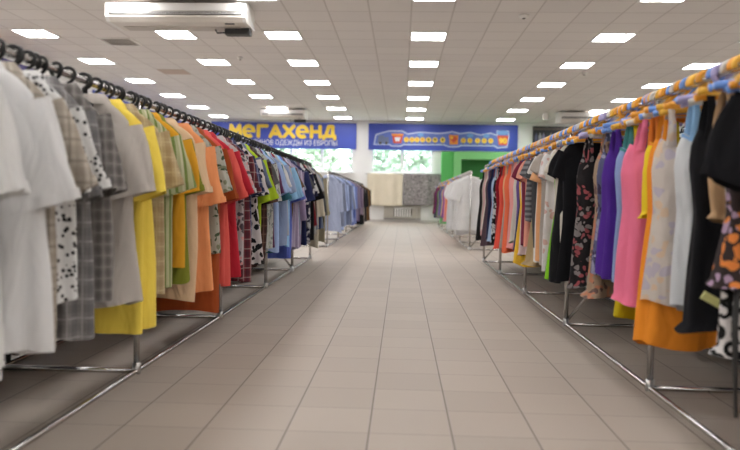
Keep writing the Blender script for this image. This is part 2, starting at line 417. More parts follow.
poly('outline', [(374, 146), (376, 135), (383, 133), (390, 131), (403, 131), (408, 134), (420, 132), (440, 133), (448, 132), (452, 131), (460, 133), (470, 131.5), (480, 134), (490, 132), (496, 134), (496, 130), (508, 130), (509, 136), (507, 147), (497, 148), (494, 146), (462, 146), (458, 147.5), (449, 147.5), (444, 145.5), (404, 146), (402, 147.5), (392, 147.5), (390, 146)], M_pale, .003)
OUT = [(375.5, 144.8), (377.2, 136.4), (383, 134.4), (390, 132.4), (402.6, 132.4), (408, 135.4), (420, 133.4), (440, 134.4), (448, 133.4), (452, 132.4), (460, 134.4), (470, 133), (480, 135.4), (490, 133.4), (497.2, 135.4), (497.2, 131.3), (507, 131.3), (507.8, 136), (506, 145.7), (498, 146.6), (494.4, 144.7), (461.4, 144.7), (457.5, 146.2), (449.5, 146.2), (444.4, 144.3), (403.6, 144.7), (401.4, 146.2), (392.8, 146.2), (390.4, 144.8)]
poly('outline_fill', OUT, plain('mid_blue_print', (.12, .18, .55), .5), .0045)
poly('engine', [(378, 144), (379, 137), (384, 136), (385, 138), (389, 138), (390, 144)], M_gprint, .006)
poly('wheel', circ(381, 144, 1.3), M_blk, .009); poly('wheel', circ(387, 144, 1.3), M_blk, .009)
poly('pot', [(392.5, 136), (403.5, 136), (402, 144), (394, 144)], M_red, .006); poly('pot_rim', [(392, 134.4), (404, 134.4), (403.6, 136.6), (392.4, 136.6)], M_oran, .009); poly('pot_mark', [(395, 138), (401, 138), (400, 142), (396, 142)], M_wprint, .009)
for i, cx in enumerate((407, 412.5, 417.5, 423, 429, 435.5, 443)):
    wgn = poly('wagon', circ(cx, 140.2, 2.7, 8), M_yel, .006); wgn2 = poly('wagon_window', circ(cx, 140, 1.1), M_oran if i < 4 else M_blk, .009)
    poly('wheel', circ(cx, 143.6, .8), M_blk, .009)
poly('pot', [(449, 135), (458.5, 135), (458, 144.5), (450, 144.5)], M_oran, .006); poly('pot_mark', [(450, 139), (454, 136), (458, 139), (454, 143)], M_red, .009); poly('pot_mark', circ(452, 138, 1.2), M_yel, .011)
for cx in (463.5, 470, 477.5, 484, 490.5):
    poly('wagon', circ(cx, 140.4, 2.7, 8), M_yel, .006); poly('wagon_window', circ(cx, 140.2, 1.), M_oran, .009); poly('wheel', circ(cx, 143.8, .8), M_blk, .009)
poly('smoke', circ(470, 135.4, 3.2, 12, .6), M_lb, .006); poly('smoke', circ(486, 135.4, 3.2, 12, .6), M_lb, .006); poly('smoke', circ(421, 135.2, 3.0, 12, .6), M_lb, .006)
poly('sign_board', circ(502, 132, 6, 16, .36), M_lb, .006)
poly('pot', [(496.8, 135), (508, 135), (506.5, 144.5), (498.5, 144.5)], M_red, .006)
text_mesh('90', .24, .004, .012, M_yel, 'number', tt, (px2x(502.4) - xc, -.024, pz(142.6)), 1.1)
M_blk2 = plain('poster_dark', (.03, .03, .035), .6)
# left-wall banners
def side_banner(y0, y1, lab, letters):
    t = thing('banner', lab, 'banner', (XL + .03, (y0 + y1) / 2, 2.85), 0, 'banners on the left wall')
    h = (y1 - y0) / 2
    MB().box(-.01, .012, -h, h, -.42, .42).build('panel', plain('violet_banner', (.055, .04, .22), .5) if letters else M_blue, t, smooth=False)
    MB().box(-.025, -.01, -h, h, .34, .38).build('mounting_strip', M_steel, t, smooth=False)
    if letters:
        o = text_mesh('ИК', .62, .006, .03, M_oran, 'letters', t, (.02, .05 - .35, -.23), 1.2); o.rotation_euler = (0, 0, PI / 2)
side_banner(11.2, 14.0, 'dark violet banner with orange letters high on the left wall', True)
side_banner(16.6, 23.6, 'plain blue banner high on the left wall past the violet one', False)

# poster of hanging clothes, far right
t = thing('poster', 'dark poster of hanging clothes high on the far right wall', 'poster', (5.75, YB - .04, 2.85))
MB().box(-1.28, 1.28, -.01, .02, -.55, .55).build('sheet', M_blk2, t, smooth=False)
pr = random.Random(3); x = -1.2
PC = [(.10, .11, .2), (.32, .33, .36), (.23, .22, .33), (.05, .05, .06), (.35, .30, .25), (.15, .12, .14), (.28, .27, .34), (.1, .08, .08)]
for k in range(20):
    ww = pr.uniform(.08, .13)
    MB().prism([(x, -.5), (x + ww, -.5), (x + ww, .22), (x + ww * .5, .34), (x, .22)], -.014, -.008).build('printed_garment', plain('print_cloth', PC[k % 8], .7, noise=.3, nscale=14), t, smooth=False); x += .123
MB().box(-1.28, 1.28, -.018, -.008, .42, .5).build('printed_rail', plain('print_rail', (.12, .10, .09), .6, noise=.5, nscale=20), t, smooth=False)

# green fitting booth
M_g = plain('green_paint', (.10, .50, .12), .5); M_gl = plain('light_green', (.22, .62, .22), .5); M_gd = plain('deep_green', (.03, .22, .04), .6)  # posts and lintel lighter, recess panel deeper than the side panel
t = thing('fitting_booth', 'bright green fitting booth portal against the back wall', 'booth', (2.9, YB, 0))
MB().box(-1.56, -1.15, -.5, -.002, 0, 2.46).build('side_panel', M_g, t, smooth=False)
MB().box(-1.15, -.9, -.62, -.002, 0, 2.46).build('door_post', M_gl, t, smooth=False)
MB().box(-.9, 1.5, -.62, -.002, 2.2, 2.46).build('lintel', M_gl, t, smooth=False)
MB().box(1.5, 1.9, -.62, -.002, 0, 2.46).build('door_post', M_gl, t, smooth=False)
MB().box(-.9, 1.5, -.12, -.02, 0, 2.2).build('back_panel', M_gd, t, smooth=False)

# hung bedspread and rug, radiator
def hanging(name, x0, x1, z0, z1, mat, lab, cat, seed, par_lab):
    R = np.random.RandomState(seed); nx, nz = 36, 24
    X = np.linspace(x0, x1, nx); Z = np.linspace(z1, z0, nz)
    P = np.zeros((nz, nx, 3)); ph = R.rand(4) * 6
    for i, z in enumerate(Z):
        d = (z1 - z) / (z1 - z0)
        P[i, :, 0] = X; P[i, :, 1] = -.05 + (.008 + .022 * d) * (np.sin(X * 11 + ph[0]) + .5 * np.sin(X * 19 + ph[1])); P[i, :, 2] = z + .012 * d * np.sin(X * 4 + ph[2])
    mb = MB().grid(P, False)
    t = thing(name, lab, cat, ((x0 + x1) / 2, YB - .16, z0))
    o = mb.build('cloth', mat, t); o.location = (-(x0 + x1) / 2, 0, -z0)
    s = o.modifiers.new('thick', 'SOLIDIFY'); s.thickness = .012
    hem = MB().tube([(x0 - (x0 + x1) / 2, -.05, z1 - z0), (x1 - (x0 + x1) / 2, -.05, z1 - z0)], .012).build('top_hem', mat, t)
hanging('bedspread', -1.2, .03, .58, 1.69, plain('cream_bedspread', (.80, .72, .57), .9, noise=.08, nscale=3), 'plain cream bedspread hung up beneath the right window', 'bedspread', 1, '')
hanging('rug', .05, 1.34, .62, 1.69, cloth((.30, .28, .28), 'floral', (.20, .185, .19), (.40, .375, .375), .55), 'grey floral patterned rug hung beside the cream bedspread', 'rug', 2, '')
for x, z in ((.36, 1.43), (1.05, 1.42), (.7, 1.3), (.38, 1.13), (1.0, 1.06)): pass
t = thing('hanging_rail', 'thin metal rail under the window sill carrying bedspread and rug', 'rail', (.07, YB - .21, 1.68))
MB().tube([(-1.35, 0, 0), (1.35, 0, 0)], .012).build('tube', M_steel, t)
for s in (-1.3, 0, 1.3): MB().box(s - .012, s + .012, 0, .21, -.012, .012).build('bracket', M_steel, t, smooth=False)
t = thing('radiator', 'low white ribbed radiator in a beige niche on the back wall', 'radiator', (.03, YB - .03, .1))
MB().box(-.64, .64, -.04, .028, 0, .49).build('back_board', plain('beige_board', (.50, .47, .41), .6), t, smooth=False)
MB().box(-.30, .34, -.046, -.038, .1, .41).build('rib_gap_shade', plain('radiator_shadow_board', (.10, .09, .08), .8), t, smooth=False)  # dark sheet standing in for the shade between the ribs
MB().box(-.64, .64, -.06, -.04, 0, .05).build('lower_rail', plain('grey_trim', (.32, .31, .29), .6), t, smooth=False)
for k in range(7): MB().box(-.27 + k * .085, -.27 + k * .085 + .062, -.11, -.04, .12, .40).build('rib', M_white, t, smooth=False, bevel=.012)
for z in (.10, .40): MB().tube([(-.3, -.075, z + .01), (.33, -.075, z + .01)], .02).build('manifold', M_white, t)
MB().tube([(.33, -.075, .41), (.5, -.06, .41), (.5, -.05, 0)], .012).build('pipe', M_white, t)

# ------------------------------------------------------------------ clothes racks
def rack(label, x, xb, ys, zb, braces, loc_y):
    t = thing('clothes_rack', label, 'clothes rack', (x, loc_y, 0), 0, 'long chrome clothes racks')
    d = xb - x; y0, y1 = ys[0] - loc_y, ys[-1] - loc_y
    r = .0115
    MB().tube([(0, y0, r), (0, y1, r)], r).build('base_rail', M_chrome, t)
    MB().tube([(d, y0, r), (d, y1, r)], r).build('base_rail', M_chrome, t)
    MB().tube([(0, y0 - .05, zb), (0, y1 + .05, zb)], .0125).build('hanging_bar', M_chrome, t)
    MB().tube([(d, y0 - .05, zb), (d, y1 + .05, zb)], .0125).build('hanging_bar', M_chrome, t)
    for i, y in enumerate(ys):
        yy = y - loc_y
        for xx in (0, d):
            p = MB().tube([(xx, yy, 0), (xx, yy, zb - .01)], .0145).build('post', M_chrome, t)
            MB().tube([(xx, yy, 0), (xx, yy, .05)], .019).build('foot_sleeve', M_steel, p)
        MB().tube([(0, yy, r), (d, yy, r)], .012).build('cross_foot', M_chrome, t)
        if i in braces: MB().tube([(0, yy, .03), (d, yy, .03 + abs(d) * 1.25)], .011).build('brace', M_chrome, t)
ZL, ZR = 1.245, 1.272
rack('long chrome clothes rack along the left side of the aisle near the camera', -1.2, -1.84, [.08, 1.63, 3.19, 4.69, 6.3, 7.84, 9.38], ZL, (3, 5), 1.6)
rack('long chrome clothes rack along the right side of the aisle near the camera', 1.1, 1.74, [1.55, 3.14, 4.73, 6.32, 7.9, 9.46], ZR, (2, 5), 1.6)
rack('chrome clothes rack farther back on the left, starting beyond the black garments', -1.22, -1.86, [11.75, 13.8, 15.75, 17.8, 19.9, 22.3], ZL, (0, 3, 5), 11.75)
rack('chrome clothes rack farther back on the right, starting with white clothes', 1.13, 1.77, [11.75, 13.7, 15.7, 17.7, 19.7, 21.6], ZR, (0, 3, 5), 11.75)

# ------------------------------------------------------------------ garments
NU = 44
def sect(w, t, a, pw=.75):
    c, s = np.cos(a), np.sin(a)
    return w * np.sign(c) * np.abs(c) ** pw, t * np.sign(s) * np.abs(s) ** pw
def body(rows, R, fold=.016, swing=.02, nr=30, dip=0., dipn=3):
    """rows: (z, half width, half thickness) from the top down"""
    rows = np.array(rows, float); z0, z1 = rows[0, 0], rows[-1, 0]
    zs = np.concatenate([np.linspace(0, .22, 9), np.linspace(.22, 1, nr - 8)[1:]]); zs = z0 + (z1 - z0) * zs
    a = np.linspace(0, 2 * PI, NU, endpoint=False)
    k = R.randint(3, 8, 4); ph = R.rand(6) * 6.28; am = R.rand(4) + .4
    sw = R.uniform(-1, 1) * swing; tw = R.uniform(-.25, .25); hz = R.uniform(.3, 1)
    P = np.zeros((len(zs), NU, 3))
    for i, z in enumerate(zs):
        w = np.interp(-z, -rows[:, 0], rows[:, 1]); t = np.interp(-z, -rows[:, 0], rows[:, 2])
        v = (z - z0) / (z1 - z0)
        x, y = sect(w, t, a)
        A = fold * min(1, max(0, (v - .08) * 1.6))
        d = A * sum(am[q] * np.sin(k[q] * a + ph[q] + v * (1.5 - q)) for q in range(4)) / 2
        y = y + d * np.sign(np.sin(a)) * np.abs(np.sin(a)) ** .5; x = x + d * np.cos(a) * .8
        th = tw * v
        x, y = x * math.cos(th) - y * math.sin(th), x * math.sin(th) + y * math.cos(th)
        zz = z + (v ** 6) * .02 * hz * np.sin(2 * a + ph[4]) + (1 - v) ** 8 * dip * (np.abs(np.cos(a)) ** dipn - 1) * 1.
        P[i, :, 0] = x + sw * v * v; P[i, :, 1] = y + R.uniform(-1, 1) * .0005; P[i, :, 2] = zz
    return P
def sleeve(side, sx, sz, ex, ez, ey, r0, r1, R, fold=.007, nr=14, nu=24):
    """r0, r1: (half height, half thickness) at the shoulder and at the cuff"""
    p0 = np.array([side * sx, 0, sz]); p1 = np.array([side * ex, ey, ez])
    d = (p1 - p0); d /= np.linalg.norm(d)
    A = np.array([-d[2] * side, 0, d[0] * side]); A[1] = 0; A /= np.linalg.norm(A)
    B = np.array([0, 1., 0])
    a = np.linspace(0, 2 * PI, nu, endpoint=False); k = R.randint(2, 6, 3); ph = R.rand(5) * 6.28
    P = np.zeros((nr, nu, 3))
    for i in range(nr):
        v = i / (nr - 1)
        h = r0[0] + (r1[0] - r0[0]) * v ** .8; t = r0[1] + (r1[1] - r0[1]) * v
        f = fold * v * sum(np.sin(k[q] * a + ph[q] + 3 * v * (q - 1)) for q in range(3))
        c, s = sect(h, t, a, .85)
        q = p0 + (p1 - p0) * v; q = q + np.array([0, 0, .02 * math.sin(v * PI)])
        P[i] = q + (c + f * np.cos(a))[:, None] * A + (s + f * np.sin(a))[:, None] * B
    return P
def make_garment(root, kind, L, mat, seed, trim=None, far=False, sc=1., tk=1.):
    R = np.random.RandomState(seed)
    trim = trim or mat
    if kind in ('shirt', 'longshirt', 'tee'):
        top = -.062
        ws = (.175 + R.uniform(-.012, .012)) * sc; wc = ws + .012; wh = ws + R.uniform(.0, .04)
        th = .048 + R.uniform(0, .015)
        th *= tk; P = body([(top, .055, .045), (top - .012, .08, .047), (top - .04, ws * .70, .044), (top - .085, ws * .97, .034), (top - .13, ws, .045 * tk), (top - .24, wc, th), (top - L * .6, wc, th + .004), (top - L, wh, th + .012)], R, .03 * tk)
        MB().grid(P).build('body', mat, root)
        for s in (-1, 1):
            if kind == 'longshirt':
                q = sleeve(s, ws - .05, top - .125, ws + R.uniform(.0, .04), top - .60, R.uniform(-.06, .05), (.10, .036 * tk), (.055, .035 * tk), R, .010, 20)
                o = MB().grid(q).build('sleeve', mat, root)
                if not far:
                    c = (q[-1] - q[-1].mean(0)) * 1.06 + q[-1].mean(0); c0 = c.copy(); c0[:, 2] += .05; MB().grid(np.stack([c0, c])).build('cuff', mat, o)
            elif sc < .9 and kind == 'tee':
                q = sleeve(s, ws - .05, top - .115, ws + R.uniform(.0, .02), top - R.uniform(.22, .27), R.uniform(-.04, .04), (.085, .036 * tk), (.066, .04 * tk), R, .008)
                MB().grid(q).build('sleeve', mat, root)
            else:
                q = sleeve(s, ws - .055, top - .125, ws + R.uniform(.0, .045), top - R.uniform(.34, .42) * min(1, sc), R.uniform(-.07, .05), (.105, .036 * tk), (.088, .044 * tk), R, .011)
                o = MB().grid(q).build('sleeve', mat, root)
                if not far:
                    c = (q[-1] - q[-1].mean(0)); ax = (q[-1].mean(0) - q[-4].mean(0)); ax /= np.linalg.norm(ax)
                    c1 = c * 1.03 + q[-1].mean(0); MB().grid(np.stack([c1 - ax * .028, c1 + ax * .002])).build('cuff', mat, o)
        a = np.linspace(0, 2 * PI, 24, endpoint=False)
        if kind != 'tee':
            rows = []
            for rr, ry, z in ((.066, .046, -.014), (.060, .042, .012), (.066, .048, .016), (.084, .062, -.004), (.092, .07, -.022)):
                x, y = sect(rr, ry, a, .9); rows.append(np.stack([x, y, z + top + .008 * np.sin(a)], -1))
            MB().grid(np.array(rows)).build('collar', trim, root)
            j = int(NU * .75)
            strip = P[3:, j - 1:j + 2, :].copy(); strip[..., 1] -= .005
            pl = MB().grid(strip, False).build('placket', mat, root)
            if not far:
                for i in (5, 10, 15, 20):
                    c = strip[min(i, len(strip) - 1), 1]; aa = np.linspace(0, 2 * PI, 10, endpoint=False)
                    D = np.array([[(c[0] + rr * math.cos(q), c[1] + yy, c[2] + rr * math.sin(q)) for q in aa] for rr, yy in ((.006, .0), (.006, -.004), (.001, -.005))])
                    MB().grid(D, True, True).build('button', M_white, pl)
        else:
            rows = []
            for rr, ry, z in ((.064, .048, -.006), (.062, .046, .006), (.056, .04, .004)):
                x, y = sect(rr, ry, a, .9); rows.append(np.stack([x, y, z + top + .0 * a], -1))
            MB().grid(np.array(rows)).build('neck_band', trim, root)
    elif kind in ('tank', 'dress'):
        top = -.205; wb = .145 * sc; fl = 1.12 if kind == 'tank' else 1.4
        P = body([(top, wb * .82, .038), (top - .05, wb * .95, .046), (top - .12, wb, .05), (top - .28, wb * .9, .047), (top - .205 - .0 - max(.1, L - .35) , wb * (1 + fl) / 2, .055), (top - max(.3, L - .145), wb * fl, .062)], R, .015, .02, 30, .045, 2)
        MB().grid(P).build('body', mat, root)
        for s in (-1, 1):
            for yy in (-1, 1):
                n = 9; rows = []
                for i in range(n):
                    v = i / (n - 1); x = s * (wb * .62 + (.085 - wb * .62) * v); y = yy * (.036 + .004 * math.sin(v * PI)) * (1 - v ** 3); z = top - .03 + (-.078 - (top - .03)) * v
                    w = .012 + .008 * (1 - v) ** 2
                    rows.append([(x - w, y - .002, z), (x + w, y - .002, z), (x + w, y + .002, z), (x - w, y + .002, z)])
                MB().grid(np.array(rows)).build('strap', trim, root)
        if not far and trim is not mat:
            e = P[0:2].copy(); e[1] = P[0] + np.array([0, 0, -.014]); c = e.mean((0, 1)); e[..., :2] = (e[..., :2] - c[:2]) * 1.05 + c[:2]
            MB().grid(e).build('neckline', trim, root)
M_clear = plain('hook_wire', (.6, .6, .6), .25, 1.)
def hook_pts(rad, drop, n=16):
    a = np.linspace(-.55 * PI, PI * .5 + .5 * PI, n)  # open on the -X side
    pts = [(math.cos(t) * rad, 0, math.sin(t) * rad) for t in np.linspace(PI * 1.12, 0, n)]
    pts += [(rad * .95, 0, -rad * .5), (rad * .55, 0, -rad * 1.1), (0, 0, -rad * 1.5), (0, 0, -drop)]
    return pts
def hanger_meshes(style):
    if style == 'bright':
        hk = MB().tube(hook_pts(.0255, .07), .0105, 8); zc, w, dp, r, k = -.074, .135, .026, .0125, .008
    else:
        hk = MB().tube(hook_pts(.0215, .074), .0066, 8); zc, w, dp, r, k = (-.082, .140, .062, .007, .005) if style == 'black' else (-.078, .085, .03, .006, .005)
    sh = MB(); n = 13
    sh.tube([(-w + 2 * w * i / (n - 1), 0, zc - dp * (abs(-1 + 2 * i / (n - 1))) ** 1.4) for i in range(n)], r, 8)
    if style == 'bright': sh.tube([(-w, 0, zc - dp), (w, 0, zc - dp)], k, 6)
    else: sh.tube([(-w, 0, zc - dp), (-w * .4, 0, zc - dp - .014), (w * .4, 0, zc - dp - .014), (w, 0, zc - dp)], k, 6)
    return hk.mesh('hook', M_black), sh.mesh('shoulder_bar', M_black)
HM = {k: hanger_meshes(k) for k in ('black', 'small', 'bright')}
def plast(n, c): return plain(n, c, .35)
M_ho = plast('orange_plastic', (.85, .36, .03)); M_hb = plast('blue_plastic', (.17, .34, .80)); M_hy = plast('amber_plastic', (.88, .50, .06)); M_hl = plast('lilac_plastic', (.45, .42, .72)); M_hc = plast('clear_grey_plastic', (.6, .58, .55))
HCOL = {'black': M_black, 'orange': M_ho, 'blue': M_hb, 'amber': M_hy, 'lilac': M_hl, 'pale grey': M_hc}
HZ = .0063
def add_hanger(style, colour, x, y, z, rz, label, group, flip=False):
    t = thing('clothes_hanger', label, 'hanger', (x, y, z + (.002 if style == 'bright' else .0025)), rz + (PI if flip else 0), group)
    hk, sh = HM[style]
    link_part('hook', hk, t, HCOL[colour]); b = link_part('shoulder_bar', sh, t, HCOL[colour])
    if style == 'bright': b.rotation_euler = (0, rng.uniform(-.09, .09), 0)

# palette (linear-ish colours)
C = dict(white=(.70, .70, .69), cream=(.62, .57, .46), beige=(.46, .38, .28), tan=(.38, .28, .18), taupe=(.36, .32, .29), grey=(.26, .25, .25), dgrey=(.10, .10, .105), black=(.010, .010, .012), char=(.035, .035, .04), yellow=(.80, .58, .08), gold=(.72, .36, .03), olive=(.20, .22, .03), lime=(.42, .58, .03), green=(.12, .25, .10), dgreen=(.04, .09, .05), peach=(.78, .47, .27), orange=(.80, .27, .08), rust=(.36, .075, .02), coral=(.70, .11, .09), red=(.52, .03, .05), maroon=(.13, .018, .028), navy=(.025, .03, .09), denim=(.16, .23, .42), ltblue=(.36, .48, .75), sky=(.30, .55, .80), royal=(.11, .16, .55), lilac=(.44, .38, .55), mauve=(.30, .24, .36), teal=(.04, .14, .17), khaki=(.36, .30, .18), brown=(.13, .07, .04), pink=(.82, .20, .33), purple=(.085, .03, .28), mustard=(.50, .38, .01))
c = C
kinds_word = {'shirt': 'short-sleeved shirt', 'longshirt': 'long-sleeved shirt', 'tee': 't-shirt', 'tank': 'sleeveless top', 'dress': 'sleeveless dress'}
# name, y, hem z, kind, material, yaw, trim
LEFT = [
 ('white cotton shirt', 1.72, .36, 'shirt', cloth(c['white']), -.1), ('big white shirt', 1.93, .37, 'shirt', cloth((.72, .72, .72)), .05),
 ('beige plaid shirt', 2.03, .363, 'shirt', cloth((.50, .45, .38), 'plaid', (.26, .22, .18), (.16, .14, .12)), 0),
 ('black-dotted white shirt', 2.17, .484, 'shirt', cloth(c['white'], 'dots', (.02, .02, .02), None, 1.7), .1),
 ('grey plaid shirt', 2.28, .355, 'shirt', cloth((.24, .23, .23), 'plaid', (.09, .09, .09), (.45, .44, .43)), 0), ('dark checked shirt', 2.43, .453, 'shirt', cloth((.20, .185, .175), 'plaid', (.07, .065, .06), (.34, .32, .3), 1.6), -.1),
 ('taupe shirt', 2.66, .40, 'shirt', cloth((.50, .46, .42)), .05), ('bright yellow shirt', 2.82, .27, 'shirt', cloth((.90, .69, .11)), 0), ('tan plaid shirt', 2.95, .40, 'shirt', cloth((.50, .40, .24), 'plaid', (.30, .20, .10), (.6, .5, .3)), 0),
 ('green striped shirt', 3.14, .40, 'shirt', cloth((.44, .45, .26), 'stripe', (.18, .24, .07), (.62, .6, .42)), .05), ('golden orange shirt', 3.24, .5, 'shirt', cloth(c['gold']), .1), ('olive green shirt', 3.3, .418, 'shirt', cloth(c['olive']), -.1),
 ('pale peach shirt', 3.49, .306, 'shirt', cloth((.74, .52, .33)), 0), ('orange shirt', 3.73, .316, 'shirt', cloth((.82, .33, .14)), 0), ('green leaf-print shirt', 3.84, .5, 'shirt', cloth((.40, .40, .34), 'floral', (.06, .09, .05), (.20, .22, .14)), .1),
 ('rust shirt', 3.96, .17, 'shirt', cloth(c['rust']), -.05), ('coral red shirt', 4.1, .31, 'shirt', cloth(c['coral']), 0), ('crimson shirt', 4.23, .34, 'shirt', cloth(c['red']), .05),
 ('grey floral shirt', 4.46, .38, 'shirt', cloth((.45, .43, .43), 'floral', (.10, .09, .10), (.60, .3, .3)), 0), ('maroon plaid shirt', 4.62, .26, 'shirt', cloth((.16, .03, .04), 'plaid', (.03, .02, .03), (.45, .35, .33)), 0),
 ('navy plaid shirt', 4.75, .34, 'shirt', cloth((.05, .06, .14), 'plaid', (.015, .02, .04), (.40, .40, .5)), 0), ('black and white flower shirt', 4.93, .36, 'shirt', cloth((.55, .50, .50), 'floral', (.012, .012, .014), (.02, .02, .02), .75), .1),
 ('lime green shirt', 5.16, .43, 'shirt', cloth(c['lime']), 0), ('dark brown plaid shirt', 5.28, .30, 'shirt', cloth((.07, .035, .03), 'plaid', (.02, .012, .012), (.22, .12, .1)), -.05),
 ('grey printed shirt', 5.54, .4, 'shirt', cloth((.42, .43, .41), 'floral', (.20, .22, .22), (.30, .33, .26)), 0), ('light blue shirt', 5.74, .385, 'shirt', cloth(c['ltblue']), 0), ('dark teal shirt', 5.84, .36, 'shirt', cloth(c['teal']), .1),
 ('denim blue shirt', 6.05, .39, 'shirt', cloth((.26, .33, .50)), 0), ('sky blue shirt', 6.46, .38, 'shirt', cloth(c['sky']), 0), ('royal blue shirt', 6.59, .25, 'shirt', cloth(c['royal']), 0), ('lilac striped shirt', 6.86, .32, 'shirt', cloth((.50, .45, .58), 'stripe', (.36, .30, .44)), 0),
 ('mauve shirt', 7.08, .33, 'longshirt', cloth(c['mauve']), 0), ('navy shirt', 7.39, .34, 'shirt', cloth(c['navy']), 0), ('navy white-print shirt', 7.83, .32, 'shirt', cloth((.02, .022, .05), 'floral', (.6, .6, .62), (.5, .5, .52), .6), 0),
 ('black shirt', 8.11, .33, 'shirt', cloth(c['black']), 0), ('cream jacket', 8.7, .22, 'longshirt', cloth((.56, .51, .40)), 0), ('khaki jacket', 9.2, .26, 'longshirt', cloth((.33, .30, .21)), 0)]
RIGHT = [
 ('black boxy top', 2.03, .80, 'tee', cloth(c['black']), .05, None), ('orange flower-print top', 2.12, .58, 'tank', cloth((.04, .03, .03), 'floral', (.72, .24, .06), (.40, .28, .40), 1.), 0, None),
 ('ring-print dress', 2.20, .36, 'dress', cloth((.66, .63, .62), 'rings', (.012, .012, .012), None, .7), 0, None), ('beige camisole', 2.31, .78, 'tank', cloth((.52, .34, .19)), .1, None), ('black sleeveless dress', 2.42, .40, 'dress', cloth(c['black']), 0, None),
 ('white top with blue straps', 2.54, .45, 'tank', cloth((.60, .62, .64)), 0, cloth((.28, .50, .78))), ('cream printed top', 2.76, .43, 'tank', cloth((.60, .54, .49), 'floral', (.50, .45, .52), (.66, .50, .36), .8), 0, None),
 ('orange dress', 2.82, .27, 'dress', cloth((.82, .28, .03)), -.1, None), ('yellow top', 2.93, .80, 'tank', cloth((.82, .62, .03)), .1, cloth((.80, .25, .05))), ('pink tank top', 3.04, .40, 'tank', cloth(c['pink']), 0, None),
 ('pale denim top', 3.23, .47, 'tank', cloth((.26, .36, .62)), 0, cloth((.08, .30, .32))), ('mustard dress', 3.18, .31, 'dress', cloth(c['mustard']), 0, None), ('purple top', 3.45, .47, 'tank', cloth(c['purple']), 0, None),
 ('blue mottled top', 3.55, .45, 'tank', cloth((.10, .11, .20), 'floral', (.30, .30, .42), (.05, .04, .08)), 0, None), ('brown flower-print dress', 3.61, .35, 'dress', cloth((.33, .24, .17), 'floral', (.48, .20, .12), (.14, .09, .08)), 0, None),
 ('black flower-print top', 3.95, .36, 'tank', cloth((.02, .018, .02), 'floral', (.22, .20, .2), (.3, .08, .09)), 0, None), ('black t-shirt dress', 4.30, .34, 'tee', cloth(c['black']), 0, None),
 ('lime green dress', 4.50, .335, 'dress', cloth((.20, .50, .02)), 0, None), ('white printed dress', 4.70, .37, 'tee', cloth((.70, .68, .68), 'floral', (.68, .66, .66), (.62, .42, .38), .7), 0, None), ('plain white blouse', 5.04, .39, 'tee', cloth((.72, .71, .70)), 0, None),
 ('khaki dress', 5.24, .35, 'dress', cloth((.42, .32, .18)), 0, None), ('grey striped top', 5.41, .66, 'tee', cloth((.24, .24, .25), 'hstripe', (.10, .10, .11)), 0, None), ('pale pink top', 5.79, .38, 'tank', cloth((.72, .56, .54)), 0, None), ('deep yellow dress', 5.86, .30, 'dress', cloth((.82, .50, .05)), 0, None),
 ('coral pink top', 6.42, .39, 'tank', cloth((.80, .35, .33)), 0, None), ('bright coral dress', 6.73, .34, 'tank', cloth((.82, .17, .08)), 0, None), ('red coral top', 7.09, .35, 'tank', cloth((.72, .09, .06)), 0, None), ('dark red top', 7.33, .38, 'tank', cloth((.24, .01, .02)), 0, None),
 ('black and white patterned top', 7.49, .36, 'tank', cloth((.02, .02, .02), 'floral', (.55, .55, .55), (.5, .5, .5)), 0, None), ('light blue top', 7.68, .38, 'tank', cloth((.34, .45, .62)), 0, None), ('dark navy top', 8.02, .39, 'tank', cloth((.015, .02, .06)), 0, None),
 ('plum brown dress', 8.20, .30, 'dress', cloth((.10, .065, .08)), 0, None), ('black ruffled top', 8.85, .33, 'tank', cloth((.014, .013, .014)), 0, None)]
FILL_L = [('slate blue', (.13, .16, .24)), ('dark grey', (.09, .09, .09)), ('plum', (.12, .04, .10)), ('white', (.6, .6, .6)), ('dark red', (.25, .03, .04)), ('pale grey', (.40, .40, .40)), ('brown', (.13, .08, .05)), ('blue-grey', (.24, .28, .36)), ('ink blue', (.03, .04, .10))]
FILL_R = [('ivory', (.62, .58, .5)), ('dusty pink', (.55, .30, .30)), ('stone', (.40, .36, .32)), ('apricot', (.75, .40, .2)), ('dark grey', (.07, .07, .075)), ('salmon', (.75, .33, .25)), ('wine', (.2, .03, .06)), ('navy blue', (.03, .04, .12)), ('violet', (.16, .09, .3))]
GSEED = [100]
def garment(label, cat, name, x, y, z, hemz, kind, mat, yaw, group, trim=None, sc=1., far=False, tk=1.):
    t = thing(name, label, cat, (x, y, z), yaw, group)
    GSEED[0] += 1
    make_garment(t, kind, z - .062 - hemz, mat, GSEED[0], trim, far, sc, tk)
    return t
NAME = {'shirt': 'shirt', 'longshirt': 'long_sleeved_shirt', 'tee': 'tee_shirt', 'tank': 'tank_top', 'dress': 'sleeveless_dress'}
CAT = {'shirt': 'shirt', 'longshirt': 'shirt', 'tee': 't-shirt', 'tank': 'top', 'dress': 'dress'}
bright = ['orange', 'amber', 'blue', 'blue', 'orange', 'lilac', 'amber', 'blue', 'pale grey', 'orange']
SCALE = {'black boxy top': .95, 'orange flower-print top': 1.08, 'ring-print dress': .88, 'pink tank top': 1.22, 'mustard dress': .84, 'pale denim top': 1.05, 'yellow top': .9}
